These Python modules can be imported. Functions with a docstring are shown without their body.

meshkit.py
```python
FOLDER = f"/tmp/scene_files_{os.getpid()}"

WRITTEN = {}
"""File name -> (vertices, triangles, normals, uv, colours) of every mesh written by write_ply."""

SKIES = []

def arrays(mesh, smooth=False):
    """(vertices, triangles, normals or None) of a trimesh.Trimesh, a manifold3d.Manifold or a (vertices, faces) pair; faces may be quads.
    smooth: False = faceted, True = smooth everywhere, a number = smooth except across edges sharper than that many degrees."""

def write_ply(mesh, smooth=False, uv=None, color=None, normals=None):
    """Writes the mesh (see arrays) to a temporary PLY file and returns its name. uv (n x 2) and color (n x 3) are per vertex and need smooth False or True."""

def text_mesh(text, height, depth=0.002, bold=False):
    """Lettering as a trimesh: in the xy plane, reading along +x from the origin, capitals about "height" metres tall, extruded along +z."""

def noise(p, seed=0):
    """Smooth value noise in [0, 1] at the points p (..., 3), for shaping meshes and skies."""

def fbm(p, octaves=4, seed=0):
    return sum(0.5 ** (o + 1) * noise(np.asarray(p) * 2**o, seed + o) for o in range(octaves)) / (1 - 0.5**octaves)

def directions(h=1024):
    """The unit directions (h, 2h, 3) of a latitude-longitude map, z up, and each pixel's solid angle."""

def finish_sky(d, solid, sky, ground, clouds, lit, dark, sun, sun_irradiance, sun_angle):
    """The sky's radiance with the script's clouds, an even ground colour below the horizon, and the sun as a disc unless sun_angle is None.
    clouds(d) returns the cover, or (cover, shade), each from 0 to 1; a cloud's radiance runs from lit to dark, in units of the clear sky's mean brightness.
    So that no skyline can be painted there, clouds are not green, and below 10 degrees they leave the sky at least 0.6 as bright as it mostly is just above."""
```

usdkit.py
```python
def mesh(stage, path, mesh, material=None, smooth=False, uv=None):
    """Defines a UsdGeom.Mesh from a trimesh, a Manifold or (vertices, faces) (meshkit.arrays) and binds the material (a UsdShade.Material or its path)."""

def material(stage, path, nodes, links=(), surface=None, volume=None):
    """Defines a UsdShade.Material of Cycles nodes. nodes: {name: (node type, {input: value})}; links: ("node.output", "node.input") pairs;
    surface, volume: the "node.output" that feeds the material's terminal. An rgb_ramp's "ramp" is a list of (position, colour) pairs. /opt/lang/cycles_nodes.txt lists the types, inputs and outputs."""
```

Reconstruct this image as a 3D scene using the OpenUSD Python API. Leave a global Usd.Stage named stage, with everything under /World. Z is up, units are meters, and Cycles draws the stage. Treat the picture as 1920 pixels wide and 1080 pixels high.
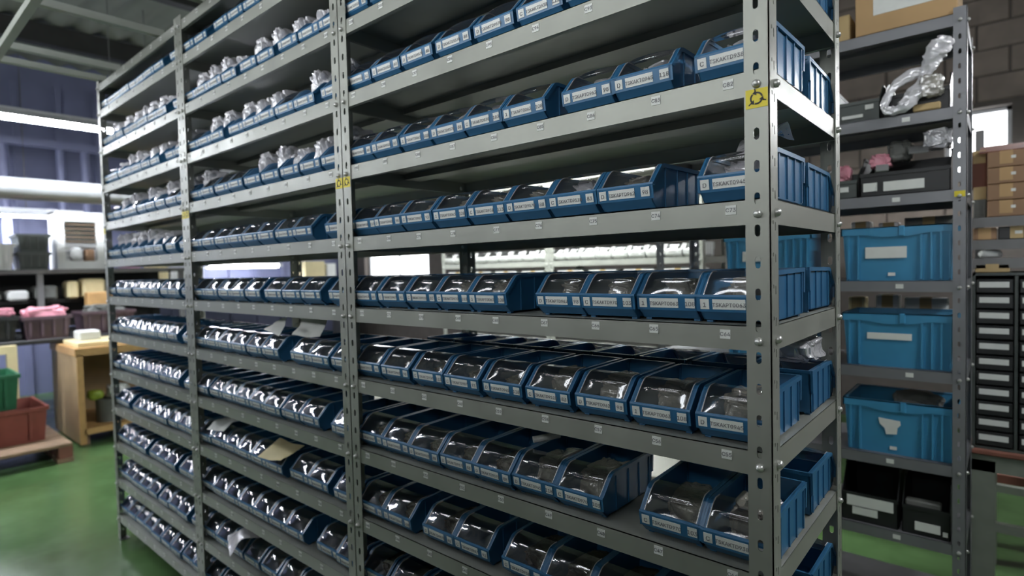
import math, random
import numpy as np, trimesh, usdkit, meshkit
from pxr import Gf, Sdf, Usd, UsdGeom, UsdLux, UsdShade
from shapely.geometry import Polygon, Point, LineString, box as sbox
from shapely import affinity
from shapely.ops import unary_union

stage = Usd.Stage.CreateInMemory()
UsdGeom.SetStageUpAxis(stage, 'Z'); UsdGeom.SetStageMetersPerUnit(stage, 1.0)
UsdGeom.Xform.Define(stage, '/World'); UsdGeom.Scope.Define(stage, '/World/Looks')
rng = random.Random(7)
nrg = np.random.default_rng(7)

# ------------------------------------------------------------------ camera, sky, exposure
EXPOSURE = -0.2
cam = UsdGeom.Camera.Define(stage, '/World/camera')
YAW, PITCH, ROLL, CPOS, FPX = -0.7108, -0.0344, -0.0247, (0.2749, -0.9324, 1.4407), 1077.6
_cy, _sy, _cp, _sp = math.cos(YAW), math.sin(YAW), math.cos(PITCH), math.sin(PITCH)
_f = np.array([_sy * _cp, _cy * _cp, _sp]); _r = np.array([_cy, -_sy, 0.0]); _u = np.cross(_r, _f)
_r2 = math.cos(ROLL) * _r + math.sin(ROLL) * _u; _u2 = -math.sin(ROLL) * _r + math.cos(ROLL) * _u
cam.AddTransformOp().Set(Gf.Matrix4d(*_r2, 0, *_u2, 0, *(-_f), 0, *CPOS, 1))
cam.CreateHorizontalApertureAttr(36.0); cam.CreateVerticalApertureAttr(20.25)
cam.CreateFocalLengthAttr(36.0 * FPX / 1920.0)
cam.CreateClippingRangeAttr(Gf.Vec2f(0.02, 200))
cam.CreateFStopAttr(2.8); cam.CreateFocusDistanceAttr(1.12)
cam.CreateExposureAttr(EXPOSURE)
dome = UsdLux.DomeLight.Define(stage, '/World/sky')
dome.CreateColorAttr(Gf.Vec3f(0.75, 0.85, 1.0)); dome.CreateIntensityAttr(0.02)
LAMP_TUBE, LAMP_FAR, LAMP_CROSS, LAMP_AISLE = 18.0, 120.0, 175.0, 260.0        # radiance of the tubes
FRONT_DAY = 8.0                                                     # radiance of the window band behind the camera

# ------------------------------------------------------------------ helpers
_used = {}
def numbered(name, parent='/World'):
    k = (parent, name); n = _used.get(k, 0); _used[k] = n + 1
    return f'{parent}/{name}' if n == 0 else f'{parent}/{name}_{n:03d}'
def tag(prim, label=None, cat=None, group=None, kind=None):
    for k, v in (('label', label), ('category', cat), ('group', group), ('kind', kind)):
        if v: prim.SetCustomDataByKey(k, v)
    return prim
def thing(name, label, cat, loc=(0, 0, 0), rotz=0.0, group=None):
    x = UsdGeom.Xform.Define(stage, numbered(name))
    x.AddTranslateOp().Set(Gf.Vec3d(*map(float, loc))); x.AddRotateZOp().Set(float(rotz))
    return tag(x.GetPrim(), label, cat, group)
def obj(name, mesh, mat, parent=None, smooth=False, label=None):
    p = numbered(name, str(parent.GetPath()) if parent else '/World')
    m = usdkit.mesh(stage, p, mesh, mat, smooth).GetPrim()
    return tag(m, label)
def solo(name, mesh, mat, label, cat, group=None, kind=None, smooth=False):
    return tag(obj(name, mesh, mat, None, smooth), label, cat, group, kind)
def struct(name, mesh, mat, smooth=False):
    return tag(obj(name, mesh, mat, None, smooth), kind='structure')
def dup(root, loc, rotz, label, group=None):
    was = root.GetCustomData()
    base = root.GetName().rstrip('0123456789').rstrip('_')
    r = thing(base, label, was['category'], loc, rotz, group or was.get('group'))
    r.GetReferences().AddInternalReference(root.GetPath()); r.SetInstanceable(True)
    return r
ORD = ['zeroth', 'first', 'second', 'third', 'fourth', 'fifth', 'sixth', 'seventh', 'eighth', 'ninth', 'tenth', 'eleventh', 'twelfth', 'thirteenth']

class MB:
    def __init__(s): s.m = []
    def add(s, m): s.m.append(m); return s
    def box(s, x0, x1, y0, y1, z0, z1):
        m = trimesh.creation.box(extents=(abs(x1 - x0), abs(y1 - y0), abs(z1 - z0))); m.apply_translation(((x0 + x1) / 2, (y0 + y1) / 2, (z0 + z1) / 2)); return s.add(m)
    def cyl(s, p, q, r, n=12):
        return s.add(trimesh.creation.cylinder(radius=r, segment=[p, q], sections=n))
    def prism_x(s, poly, x0, x1):                 # polygon in (y, z), extruded along x
        m = trimesh.creation.extrude_polygon(poly, x1 - x0, engine='earcut')
        v = np.array(m.vertices); m.vertices = np.stack([v[:, 2] + x0, v[:, 0], v[:, 1]], 1); return s.add(m)
    def prism_y(s, poly, y0, y1):                 # polygon in (x, z), extruded along y
        m = trimesh.creation.extrude_polygon(poly, y1 - y0, engine='earcut')
        v = np.array(m.vertices); m.vertices = np.stack([v[:, 0], v[:, 2] + y0, v[:, 1]], 1); m.invert(); return s.add(m)
    def prism_z(s, poly, z0, z1):
        m = trimesh.creation.extrude_polygon(poly, z1 - z0, engine='earcut'); m.apply_translation((0, 0, z0)); return s.add(m)
    def get(s): return s.m[0] if len(s.m) == 1 else trimesh.util.concatenate(s.m)
def bx(*a): return MB().box(*a).get()
def bevbox(x0, x1, y0, y1, z0, z1, r=0.004):
    p = trimesh.convex.convex_hull(np.array([(x + sx * dx, y + sy * dy, z + sz * dz) for x, sx in ((x0, 1), (x1, -1)) for y, sy in ((y0, 1), (y1, -1)) for z, sz in ((z0, 1), (z1, -1)) for dx, dy, dz in ((0, r, r), (r, 0, r), (r, r, 0))]))
    return p
def open_box(w, d, h, t, taper=0.0, z0=0.0):
    """open-topped tray, base centred on the origin; the foot is narrower by taper on each side"""
    def ring(a, b, z): return [(-a, -b, z), (a, -b, z), (a, b, z), (-a, b, z)]
    W, D = w / 2, d / 2
    v = ring(W - taper, D - taper, z0) + ring(W, D, h) + ring(W - t, D - t, h) + ring(W - taper - t, D - taper - t, z0 + t)
    f = [(0, 3, 2, 1)]
    for i in range(4):
        j = (i + 1) % 4
        f += [(i, j, 4 + j, 4 + i), (4 + i, 4 + j, 8 + j, 8 + i), (8 + i, 8 + j, 12 + j, 12 + i)]
    f += [(12, 13, 14, 15)]
    f = np.array(f); return trimesh.Trimesh(np.array(v), np.vstack([f[:, [0, 1, 2]], f[:, [0, 2, 3]]]), process=False)
def lump(sx, sy, sz, seed, amp=0.25, n=14, flat=0.5, freq=9.0):
    """a crumpled bag-like lump standing on z = 0"""
    m = trimesh.creation.uv_sphere(1.0, count=[n, int(n * 1.6)])
    v = np.array(m.vertices); s = np.sign(v) * np.abs(v) ** flat
    k = meshkit.fbm(v * freq / 4 + seed * 3.7, 3, seed) - 0.5; k2 = np.abs(meshkit.fbm(v * freq / 2.2 + seed, 2, seed + 9) - 0.5)
    s = s * (1 + amp * k - 0.6 * amp * k2)[:, None]
    s = s * np.array([sx, sy, sz]) / 2; s[:, 2] -= s[:, 2].min()
    m.vertices = s; return m
def crumple(sx, sy, sz, seed, amp=0.3, n=26, flat=0.5):
    """a creased plastic bag standing on z = 0: ridged folds, flat facets between them"""
    m = trimesh.creation.uv_sphere(1.0, count=[n, int(n * 1.5)])
    u = np.array(m.vertices); s = np.sign(u) * np.abs(u) ** flat
    q = u * np.array([1.0, .8, .8]) + seed * 5.3
    q = q + .35 * np.stack([meshkit.noise(q * 1.7 + k * 9.1, seed) for k in range(3)], -1)
    rid = lambda f, k: np.abs(meshkit.noise(q * f, seed + k) - .5) * 2
    d = -amp * .55 * (1 - rid(1.8, 1)) ** 2 - amp * .35 * (1 - rid(3.7, 2)) ** 3 + amp * .35 * (meshkit.noise(q * 1.3, seed + 5) - .5)
    s = np.clip(s * (1 + d)[:, None], -1.04, 1.04) * np.array([sx, sy, sz]) / 2; s[:, 2] -= s[:, 2].min(); m.vertices = s; return m
def text_xz(t, h, depth=0.0004, bold=True):
    """lettering facing -y, reading along +x, centred on the origin"""
    m = meshkit.text_mesh(t, h, depth, bold); v = np.array(m.vertices); c = (v[:, 0].min() + v[:, 0].max()) / 2
    m.vertices = np.stack([v[:, 0] - c, -v[:, 2], v[:, 1] - h / 2], 1); return m
def moved(m, t, rx=0.0, rz=0.0):
    m = m.copy()
    if rx: m.apply_transform(trimesh.transformations.rotation_matrix(rx, (1, 0, 0)))
    if rz: m.apply_transform(trimesh.transformations.rotation_matrix(rz, (0, 0, 1)))
    m.apply_translation(t); return m

# ------------------------------------------------------------------ materials
def mat(name, col, rough=0.5, metal=0.0, var=0.12, scale=12.0, bump=0.0, bscale=60.0, spec=0.5, detail=3.0, rvar=0.0, **kw):
    c = np.array(col, float); a, b = c * (1 - var), np.minimum(c * (1 + var), 1)
    nodes = {'tc': ('texture_coordinate', {}), 'n': ('noise_texture', {'scale': scale, 'detail': detail}),
             'r': ('rgb_ramp', {'ramp': [(0.3, tuple(a)), (0.7, tuple(b))]}),
             'p': ('principled_bsdf', {'roughness': rough, 'metallic': metal, 'specular_ior_level': spec, **kw})}
    links = [('tc.object', 'n.vector'), ('n.fac', 'r.fac'), ('r.color', 'p.base_color')]
    if bump:
        nodes['bn'] = ('noise_texture', {'scale': bscale, 'detail': 2.0}); nodes['b'] = ('bump', {'strength': bump, 'distance': 0.004})
        links += [('tc.object', 'bn.vector'), ('bn.fac', 'b.height'), ('b.normal', 'p.normal')]
    if rvar:
        nodes['rm'] = ('map_range', {'from_min': 0.3, 'from_max': 0.7, 'to_min': rough - rvar, 'to_max': rough + rvar}); links += [('n.fac', 'rm.value'), ('rm.result', 'p.roughness')]
    return usdkit.material(stage, '/World/Looks/' + name, nodes, links, surface='p.BSDF')
def S(r, g, b):       # sRGB 0-255 -> linear
    f = lambda c: c / 12.92 if c <= 0.04045 else ((c + 0.055) / 1.055) ** 2.4
    return tuple(f(x / 255.0) for x in (r, g, b))
def emit(name, col, strength):
    return usdkit.material(stage, '/World/Looks/' + name, {'e': ('emission', {'color': col, 'strength': strength})}, [], surface='e.emission')
def clear(name, tint=(0.9, 0.92, 0.93), body=0.0, body_col=(0.6, 0.6, 0.62), rough=0.06, blend=0.35, bump=0.0, bscale=40.0, lo=0.06, hi=0.9):
    nodes = {'t': ('transparent_bsdf', {'color': tint}), 'g': ('glossy_bsdf', {'color': (0.95, 0.95, 0.97), 'roughness': rough}),
             'lw': ('layer_weight', {'blend': blend}), 'mr': ('map_range', {'from_min': 0.0, 'from_max': 1.0, 'to_min': lo, 'to_max': hi}),
             'm': ('mix_closure', {})}
    links = [('lw.fresnel', 'mr.value'), ('mr.result', 'm.fac'), ('g.BSDF', 'm.closure2')]
    if body > 0:
        nodes['d'] = ('principled_bsdf', {'base_color': body_col, 'roughness': 0.35}); nodes['m0'] = ('mix_closure', {'fac': body})
        links += [('t.BSDF', 'm0.closure1'), ('d.BSDF', 'm0.closure2'), ('m0.closure', 'm.closure1')]
    else: links += [('t.BSDF', 'm.closure1')]
    if bump:
        nodes['tc'] = ('texture_coordinate', {}); nodes['bn'] = ('noise_texture', {'scale': bscale, 'detail': 2.0, 'distortion': 0.6}); nodes['b'] = ('bump', {'strength': bump, 'distance': 0.006})
        links += [('tc.object', 'bn.vector'), ('bn.fac', 'b.height'), ('b.normal', 'g.normal'), ('b.normal', 'lw.normal')]
        if body > 0: links += [('b.normal', 'd.normal')]
    return usdkit.material(stage, '/World/Looks/' + name, nodes, links, surface='m.closure')

M = {}
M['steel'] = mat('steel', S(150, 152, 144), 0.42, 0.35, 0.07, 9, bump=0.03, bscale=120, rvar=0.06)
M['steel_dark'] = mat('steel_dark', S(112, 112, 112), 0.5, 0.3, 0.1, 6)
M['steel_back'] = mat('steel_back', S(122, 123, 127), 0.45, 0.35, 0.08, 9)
M['white_paint'] = mat('white_paint', S(238, 240, 238), 0.4, 0, 0.02)
M['slot'] = mat('slot', (0.01, 0.01, 0.01), 0.9)
M['bolt'] = mat('bolt', (0.55, 0.55, 0.53), 0.35, 0.7, 0.1)
M['blue'] = mat('blue_plastic', S(46, 99, 138), 0.34, 0, 0.08, 14, bump=0.02, bscale=200)
M['crate_blue'] = mat('crate_blue', S(60, 134, 174), 0.38, 0, 0.07, 10)
M['paper'] = mat('paper', S(214, 216, 212), 0.65, 0, 0.03, 30)
M['ink'] = mat('ink', (0.03, 0.03, 0.035), 0.7)
M['ink_grey'] = mat('ink_grey', (0.18, 0.18, 0.19), 0.7)
M['yellow'] = mat('yellow', S(214, 196, 40), 0.5, 0, 0.04, 30)
M['window'] = clear('clear_visor', (0.93, 0.93, 0.93), body=0.02, body_col=(.6, .6, .62), rough=0.09, blend=0.45, bump=0.12, bscale=25, lo=0.04)
M['edge'] = clear('visor_edge', (0.85, 0.87, 0.9), body=0.55, body_col=(.75, .76, .8), rough=0.1, blend=0.45, lo=0.2)
M['bag'] = clear('bag_film', (0.8, 0.8, 0.79), body=0.36, body_col=(0.62, 0.58, 0.5), rough=0.14, blend=0.45, bump=0.6, bscale=50, lo=.1)
M['bag_white'] = clear('bag_white', (0.85, 0.85, 0.88), body=0.75, body_col=(0.8, 0.79, 0.83), rough=0.14, blend=0.45, bump=0.6, bscale=45, lo=.1)
M['hardware'] = mat('hardware', (0.10, 0.085, 0.07), 0.45, 0.4, 0.6, 60, bump=0.6, bscale=90)
M['brass'] = mat('brass_parts', (0.20, 0.11, 0.03), 0.4, 0.6, 0.5, 50, bump=0.6, bscale=70)
M['white_plastic'] = mat('white_plastic', S(215, 217, 215), 0.4, 0, 0.03)
M['black_plastic'] = mat('black_plastic', (0.012, 0.013, 0.014), 0.45, 0, 0.15)
M['grey_bin'] = mat('grey_bin', S(70, 76, 74), 0.45, 0, 0.1)
M['floor'] = mat('green_floor', S(70, 98, 58), 0.22, 0, 0.16, 1.6, bump=0.02, bscale=8, detail=5.0, rvar=0.06)
M['card'] = mat('cardboard', S(178, 146, 104), 0.75, 0, 0.06, 8, bump=0.05)
M['card2'] = mat('cardboard_brown', S(142, 112, 86), 0.75, 0, 0.07, 8, bump=0.05)
M['tan'] = mat('tan_board', S(180, 156, 112), 0.7, 0, 0.05, 8)
M['ply'] = mat('plywood', S(158, 134, 98), 0.55, 0, 0.12, 5, detail=6.0)
M['ply_edge'] = mat('plywood_edge', S(178, 140, 90), 0.5, 0, 0.1, 14)
M['pallet'] = mat('pallet_wood', S(122, 100, 78), 0.7, 0, 0.2, 7, detail=5.0)
M['redwood'] = mat('red_brown_wood', S(116, 72, 58), 0.65, 0, 0.15, 8)
M['redcrate'] = mat('red_brown_plastic', S(120, 62, 52), 0.5, 0, 0.1)
M['greencrate'] = mat('green_plastic', S(36, 96, 66), 0.45, 0, 0.1)
M['lime'] = mat('lime', S(132, 150, 48), 0.5, 0, 0.1)
M['pink'] = mat('pink_film', S(206, 140, 154), 0.3, 0, 0.2, 12, bump=0.5, bscale=25)
M['cream'] = mat('cream', S(222, 208, 162), 0.6, 0, 0.04)
M['plum'] = mat('plum_plastic', S(74, 58, 66), 0.45, 0, 0.1)
M['clutter'] = mat('clutter_grey', S(96, 98, 94), 0.6, 0, 0.25, 10)
M['duct'] = mat('duct_foil', S(140, 142, 142), 0.35, 0.2, 0.08, 6, bump=0.3, bscale=12)
M['tubebar'] = mat('painted_bar', S(168, 172, 164), 0.5, 0, 0.06, 10)
M['table_steel'] = mat('table_steel', S(124, 130, 120), 0.5, 0.2, 0.1)
M['lamp_body'] = mat('lamp_body', S(200, 202, 206), 0.4, 0, 0.03)
M['tube'] = emit('tube_light', (0.93, 0.97, 1.0), LAMP_TUBE)
M['tube_cross'] = emit('tube_light_cross', (0.96, 0.98, 1.0), LAMP_CROSS)
M['tube_far'] = emit('tube_light_far', (0.88, 0.92, 1.0), LAMP_FAR)
M['tube_aisle'] = emit('tube_light_aisle', (0.96, 1.0, 0.97), LAMP_AISLE)
M['daylight'] = emit('daylight_pane', (0.95, 0.98, 1.0), 6.0)
M['daylight_front'] = emit('daylight_front', (0.95, 0.98, 1.0), FRONT_DAY)
M['wall'] = mat('painted_wall', S(66, 66, 68), 0.7, 0, 0.08, 3)
M['wall_metal'] = mat('wall_metal', S(116, 120, 150), 0.5, 0.1, 0.1, 2)
M['block'] = mat('concrete_block', S(126, 115, 107), 0.85, 0, 0.16, 5, bump=0.4, bscale=50)
M['mortar'] = mat('mortar', S(88, 82, 78), 0.9, 0, 0.1, 10)
M['roof'] = mat('roof_sheet', S(120, 124, 114), 0.6, 0.1, 0.12, 1.5)
M['purlin'] = mat('purlin', S(54, 54, 54), 0.6, 0.1, 0.1)

# ------------------------------------------------------------------ room shell
XL, XR, YF, YB, ZC = -9.0, 3.6, -4.2, 5.1, 4.3
struct('floor', bx(XL - .1, XR + .1, YF - .1, YB + .3, -0.1, 0.0), M['floor'])
c_ = struct('ceiling', bx(XL - .1, XR + .1, YF - .1, YB + .3, ZC, ZC + 0.1), M['roof'])
def roof_sheet(x0, x1):
    n = 36; ys = np.linspace(YF, YB, n * 6 + 1); m = MB()
    v, f = [], []
    for x in (x0, x1):
        for z0 in (0, 0.02):
            for y in ys: v.append((x, y, ZC - 0.09 + z0 + 0.025 * math.sin(y * 2 * math.pi / 0.26)))
    k = len(ys)
    for i in range(k - 1):
        f += [(i, i + 1, 2 * k + i + 1, 2 * k + i), (k + i, 3 * k + i, 3 * k + i + 1, k + i + 1)]
    f = np.array(f); return trimesh.Trimesh(np.array(v), np.vstack([f[:, [0, 1, 2]], f[:, [0, 2, 3]]]), process=False)
for i in range(9): obj('roof_sheet', roof_sheet(XL + i * 1.0, XL + i * 1.0 + 0.985), M['roof'], c_, smooth=40)
for x in (-7.6, -5.6, -4.4): obj('purlin', bx(x - .06, x + .06, YF, YB, ZC - .33, ZC - .12), M['purlin'], c_)
w_ = struct('wall_left', bx(XL - .15, XL, YF, YB, 0, ZC), M['wall_metal'])
for i in range(14):
    y = -1.6 + i * 0.42
    obj('rib', bx(XL, XL + .035, y, y + .07, 0, ZC - .4), M['wall_metal'], w_)
FX0, FX1, FZ0, FZ1 = -5.2, 2.4, 1.9, 3.3
w_ = struct('wall_front', MB().box(XL, FX0, YF - .15, YF, 0, ZC).box(FX1, XR, YF - .15, YF, 0, ZC).box(FX0, FX1, YF - .15, YF, 0, FZ0).box(FX0, FX1, YF - .15, YF, FZ1, ZC).get(), M['wall'])
for i in range(4):
    a_, b_ = FX0 + i * 1.9, FX0 + i * 1.9 + 1.9
    g_ = struct(f'window_{i + 3}', MB().box(a_, b_, YF - .1, YF - .05, FZ0, FZ0 + .05).box(a_, b_, YF - .1, YF - .05, FZ1 - .05, FZ1).box(a_, a_ + .05, YF - .1, YF - .05, FZ0, FZ1).box(b_ - .05, b_, YF - .1, YF - .05, FZ0, FZ1).get(), M['lamp_body'])
    obj('pane', bx(a_ + .03, b_ - .03, YF - .12, YF - .11, FZ0 + .03, FZ1 - .03), M['daylight_front'], g_)
w_ = struct('wall_right', bx(XR, XR + .15, YF, YB, 0, ZC), M['wall'])
# back wall: mortar bed with a window opening, single blocks where the picture shows them
WX0, WX1, WZ0, WZ1 = -0.12, 0.305, 2.12, 2.64
VX0, VX1, VZ0, VZ1 = -8.35, -6.65, 1.25, 2.3
wb = MB(); wb.box(XL, VX0, YB, YB + .2, 0, ZC).box(VX1, WX0, YB, YB + .2, 0, ZC).box(VX0, VX1, YB, YB + .2, 0, VZ0).box(VX0, VX1, YB, YB + .2, VZ1, ZC).box(WX1, XR, YB, YB + .2, 0, ZC).box(WX0, WX1, YB, YB + .2, 0, WZ0).box(WX0, WX1, YB, YB + .2, WZ1, ZC)
w_ = struct('wall_back', wb.get(), M['mortar'])
for r in range(11):
    z = 1.66 + r * 0.205
    if z > ZC - .2: break
    for c in range(8):
        x = -1.75 + c * 0.41 + (0.205 if r % 2 else 0)
        if x + .4 > WX0 - .02 and x < WX1 + .02 and z + .195 > WZ0 - .02 and z < WZ1 + .02: continue
        d = nrg.uniform(0.008, 0.016)
        obj('block', bevbox(x, x + .395, YB - d, YB + .01, z, z + .193, .006), M['block'], w_)
g_ = struct('window_1', MB().box(WX0, WX1, YB + .1, YB + .13, WZ0, WZ0 + .03).box(WX0, WX1, YB + .1, YB + .13, WZ1 - .03, WZ1).box(WX0, WX0 + .03, YB + .1, YB + .13, WZ0, WZ1).box(WX1 - .03, WX1, YB + .1, YB + .13, WZ0, WZ1).get(), M['lamp_body'])
obj('pane', bx(WX0 + .02, WX1 - .02, YB + .14, YB + .15, WZ0 + .02, WZ1 - .02), M['daylight'], g_)

# ------------------------------------------------------------------ lamps
def lamp(label, p, axis, length, tube, width=0.16, drop=None, group='fluorescent lamps under the roof'):
    t = thing('fluorescent_lamp', label, 'lamp', p, 0 if axis == 'x' else 90, group)
    l = length / 2
    prof = Polygon([(-width / 2, 0.0), (-width * .28, .05), (width * .28, .05), (width / 2, 0), (width / 2 - .004, -.002), (width * .27, .044), (-width * .27, .044), (-width / 2 + .004, -.002)])
    obj('housing', MB().prism_x(prof, -l, l).box(-l, l, -.025, .025, .046, .08).get(), M['lamp_body'], t)
    for s in (-1, 1):
        obj('tube', MB().cyl((-l + .04, s * width * .2, .012), (l - .04, s * width * .2, .012), .03 if tube is M['tube_far'] else .015, 12).get(), tube, t, smooth=40)
    for s in (-1, 1):
        obj('lamp_holder', bx(s * l - .03, s * l + .03, -width * .32, width * .32, -.005, .045), M['lamp_body'], t)
    h = (drop or (ZC - .1 - p[2])) - .08
    if h > .05:
        for s in (-.7, .7): obj('hanger', MB().cyl((s * l, 0, .08), (s * l, 0, .08 + h), .004, 6).get(), M['steel_dark'], t)
    return t
lamp('large bright fluorescent lamp hanging across the far left aisle', (-6.0, -0.3, 2.8), 'y', 3.0, M['tube_far'], 0.24)
lamp('lower fluorescent lamp glowing behind the white duct at far left', (-7.78, -0.8, 2.14), 'y', 3.4, M['tube_far'], 0.16)
lamp('second large fluorescent lamp in line with the far left one', (-6.0, -3.0, 2.8), 'y', 2.2, M['tube_far'], 0.24)
lamp('lamp over the front aisle beside the near rack bay', (-0.75, -1.0, 2.9), 'x', 1.2, M['tube'], 0.24)
lamp('lamp over the front aisle beside the middle rack bay', (-2.75, -1.0, 2.9), 'x', 1.2, M['tube'], 0.24)
lamp('hall lamp behind the camera', (0.2, -3.2, 2.75), 'x', 1.6, M['tube'], 0.24)
lamp('lamp above the cross aisle at the rack end', (1.9, 0.4, 3.0), 'y', 1.5, M['tube_cross'])
lamp('low fluorescent lamp over the far bench, seen through the middle bay', (-8.3, 2.95, 1.56), 'y', 1.1, M['tube_far'], 0.12)
lamp('lamp lighting the white bins in the back aisle', (-2.2, 1.95, 2.35), 'x', 2.0, M['tube_aisle'])
lamp('high lamp before the concrete block wall', (1.9, 3.6, 3.6), 'x', .9, M['tube'], 0.2)
lamp('lamp hanging over the workbench behind the crates', (1.0, 3.5, 2.55), 'x', 1.1, M['tube_cross'], 0.24)

# ------------------------------------------------------------------ shelving rack
W, D, POST = 1.149, 0.488, 0.038
ZL = [0.12 + 0.2 * (10 - k) for k in range(-1, 11)] + [2.46]
LIP = 0.040
def slot_poly(cx, cz, w, h, ang=0):
    s = LineString([(0, -(h - w) / 2), (0, (h - w) / 2)]).buffer(w / 2, quad_segs=2)
    return affinity.translate(affinity.rotate(s, ang, origin=(0, 0)), cx, cz)
def upright(sx, sy, H):
    """L-angle; the outer corner is at the origin, flanges run to -sx in x and -sy in y (sx, sy = +1 or -1)"""
    zs = np.arange(0.04, H - .02, 0.05)
    f = sbox(0, 0, POST, H).difference(unary_union([slot_poly(POST * .52, z, .0085, .019) for z in zs]))
    s = sbox(0, 0, POST, H).difference(unary_union([slot_poly(POST * .62, z + .006, .004, .014) for z in zs] + [slot_poly(POST * .34, z + .012, .004, .007) for z in zs]))
    a = MB().prism_y(f, 0, .002).get(); b = MB().prism_x(s, 0, .002).get()
    for m, d in ((a, 0), (b, 1)):
        m.vertices = np.array(m.vertices) * np.array([-sx, -sy, 1.0])
        if sx * sy < 0: m.invert()
    return trimesh.util.concatenate([a, b])
def shelf_mesh(w, d, zt):
    """folded tray: top sheet, four lips with small returns, one stiffener below"""
    t = .0015; m = MB(); x0, x1, y0, y1 = -w + .003, -.003, .0025, d - .0025
    m.box(x0, x1, y0, y1, zt - t, zt)
    prof = Polygon([(0, 0), (0, -LIP), (.012, -LIP), (.012, -LIP + t), (t, -LIP + t), (t, 0)])
    prof = prof.union(Polygon([(0, 0), (t, 0), (t, -LIP)]).buffer(0)).buffer(0)
    a = MB().prism_x(affinity.translate(prof, y0, zt), x0, x1).get(); m.add(a)
    m.prism_x(affinity.translate(affinity.scale(prof, -1, 1, origin=(0, 0)), y1, zt), x0, x1)
    for x in (x0, x1 - t): m.box(x, x + t, y0, y1, zt - LIP, zt - .0002)
    m.box(x0 + .01, x1 - .01, d / 2 - .03, d / 2 + .03, zt - .018, zt - t)
    return m.get()
def sticker_symbol():
    m = MB()
    for k in range(3):
        a0 = k * 120 + 12; pts = [(0.0085 * math.cos(math.radians(a)), 0.0085 * math.sin(math.radians(a))) for a in np.linspace(a0, a0 + 82, 8)]
        m.prism_y(LineString(pts).buffer(.0013, cap_style=2), -.0012, -.0008)
        a = math.radians(a0 + 88); c = np.array([math.cos(a), math.sin(a)]) * .0085; tdir = np.array([-math.sin(a), math.cos(a)]); nd = np.array([math.cos(a), math.sin(a)])
        m.prism_y(Polygon([c + tdir * .005, c + nd * .004 - tdir * .001, c - nd * .004 - tdir * .001]), -.0012, -.0008)
        m.prism_y(LineString([c + nd * .002, c + nd * .006]).buffer(.0009), -.0012, -.0008)
    return m.get()
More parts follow.
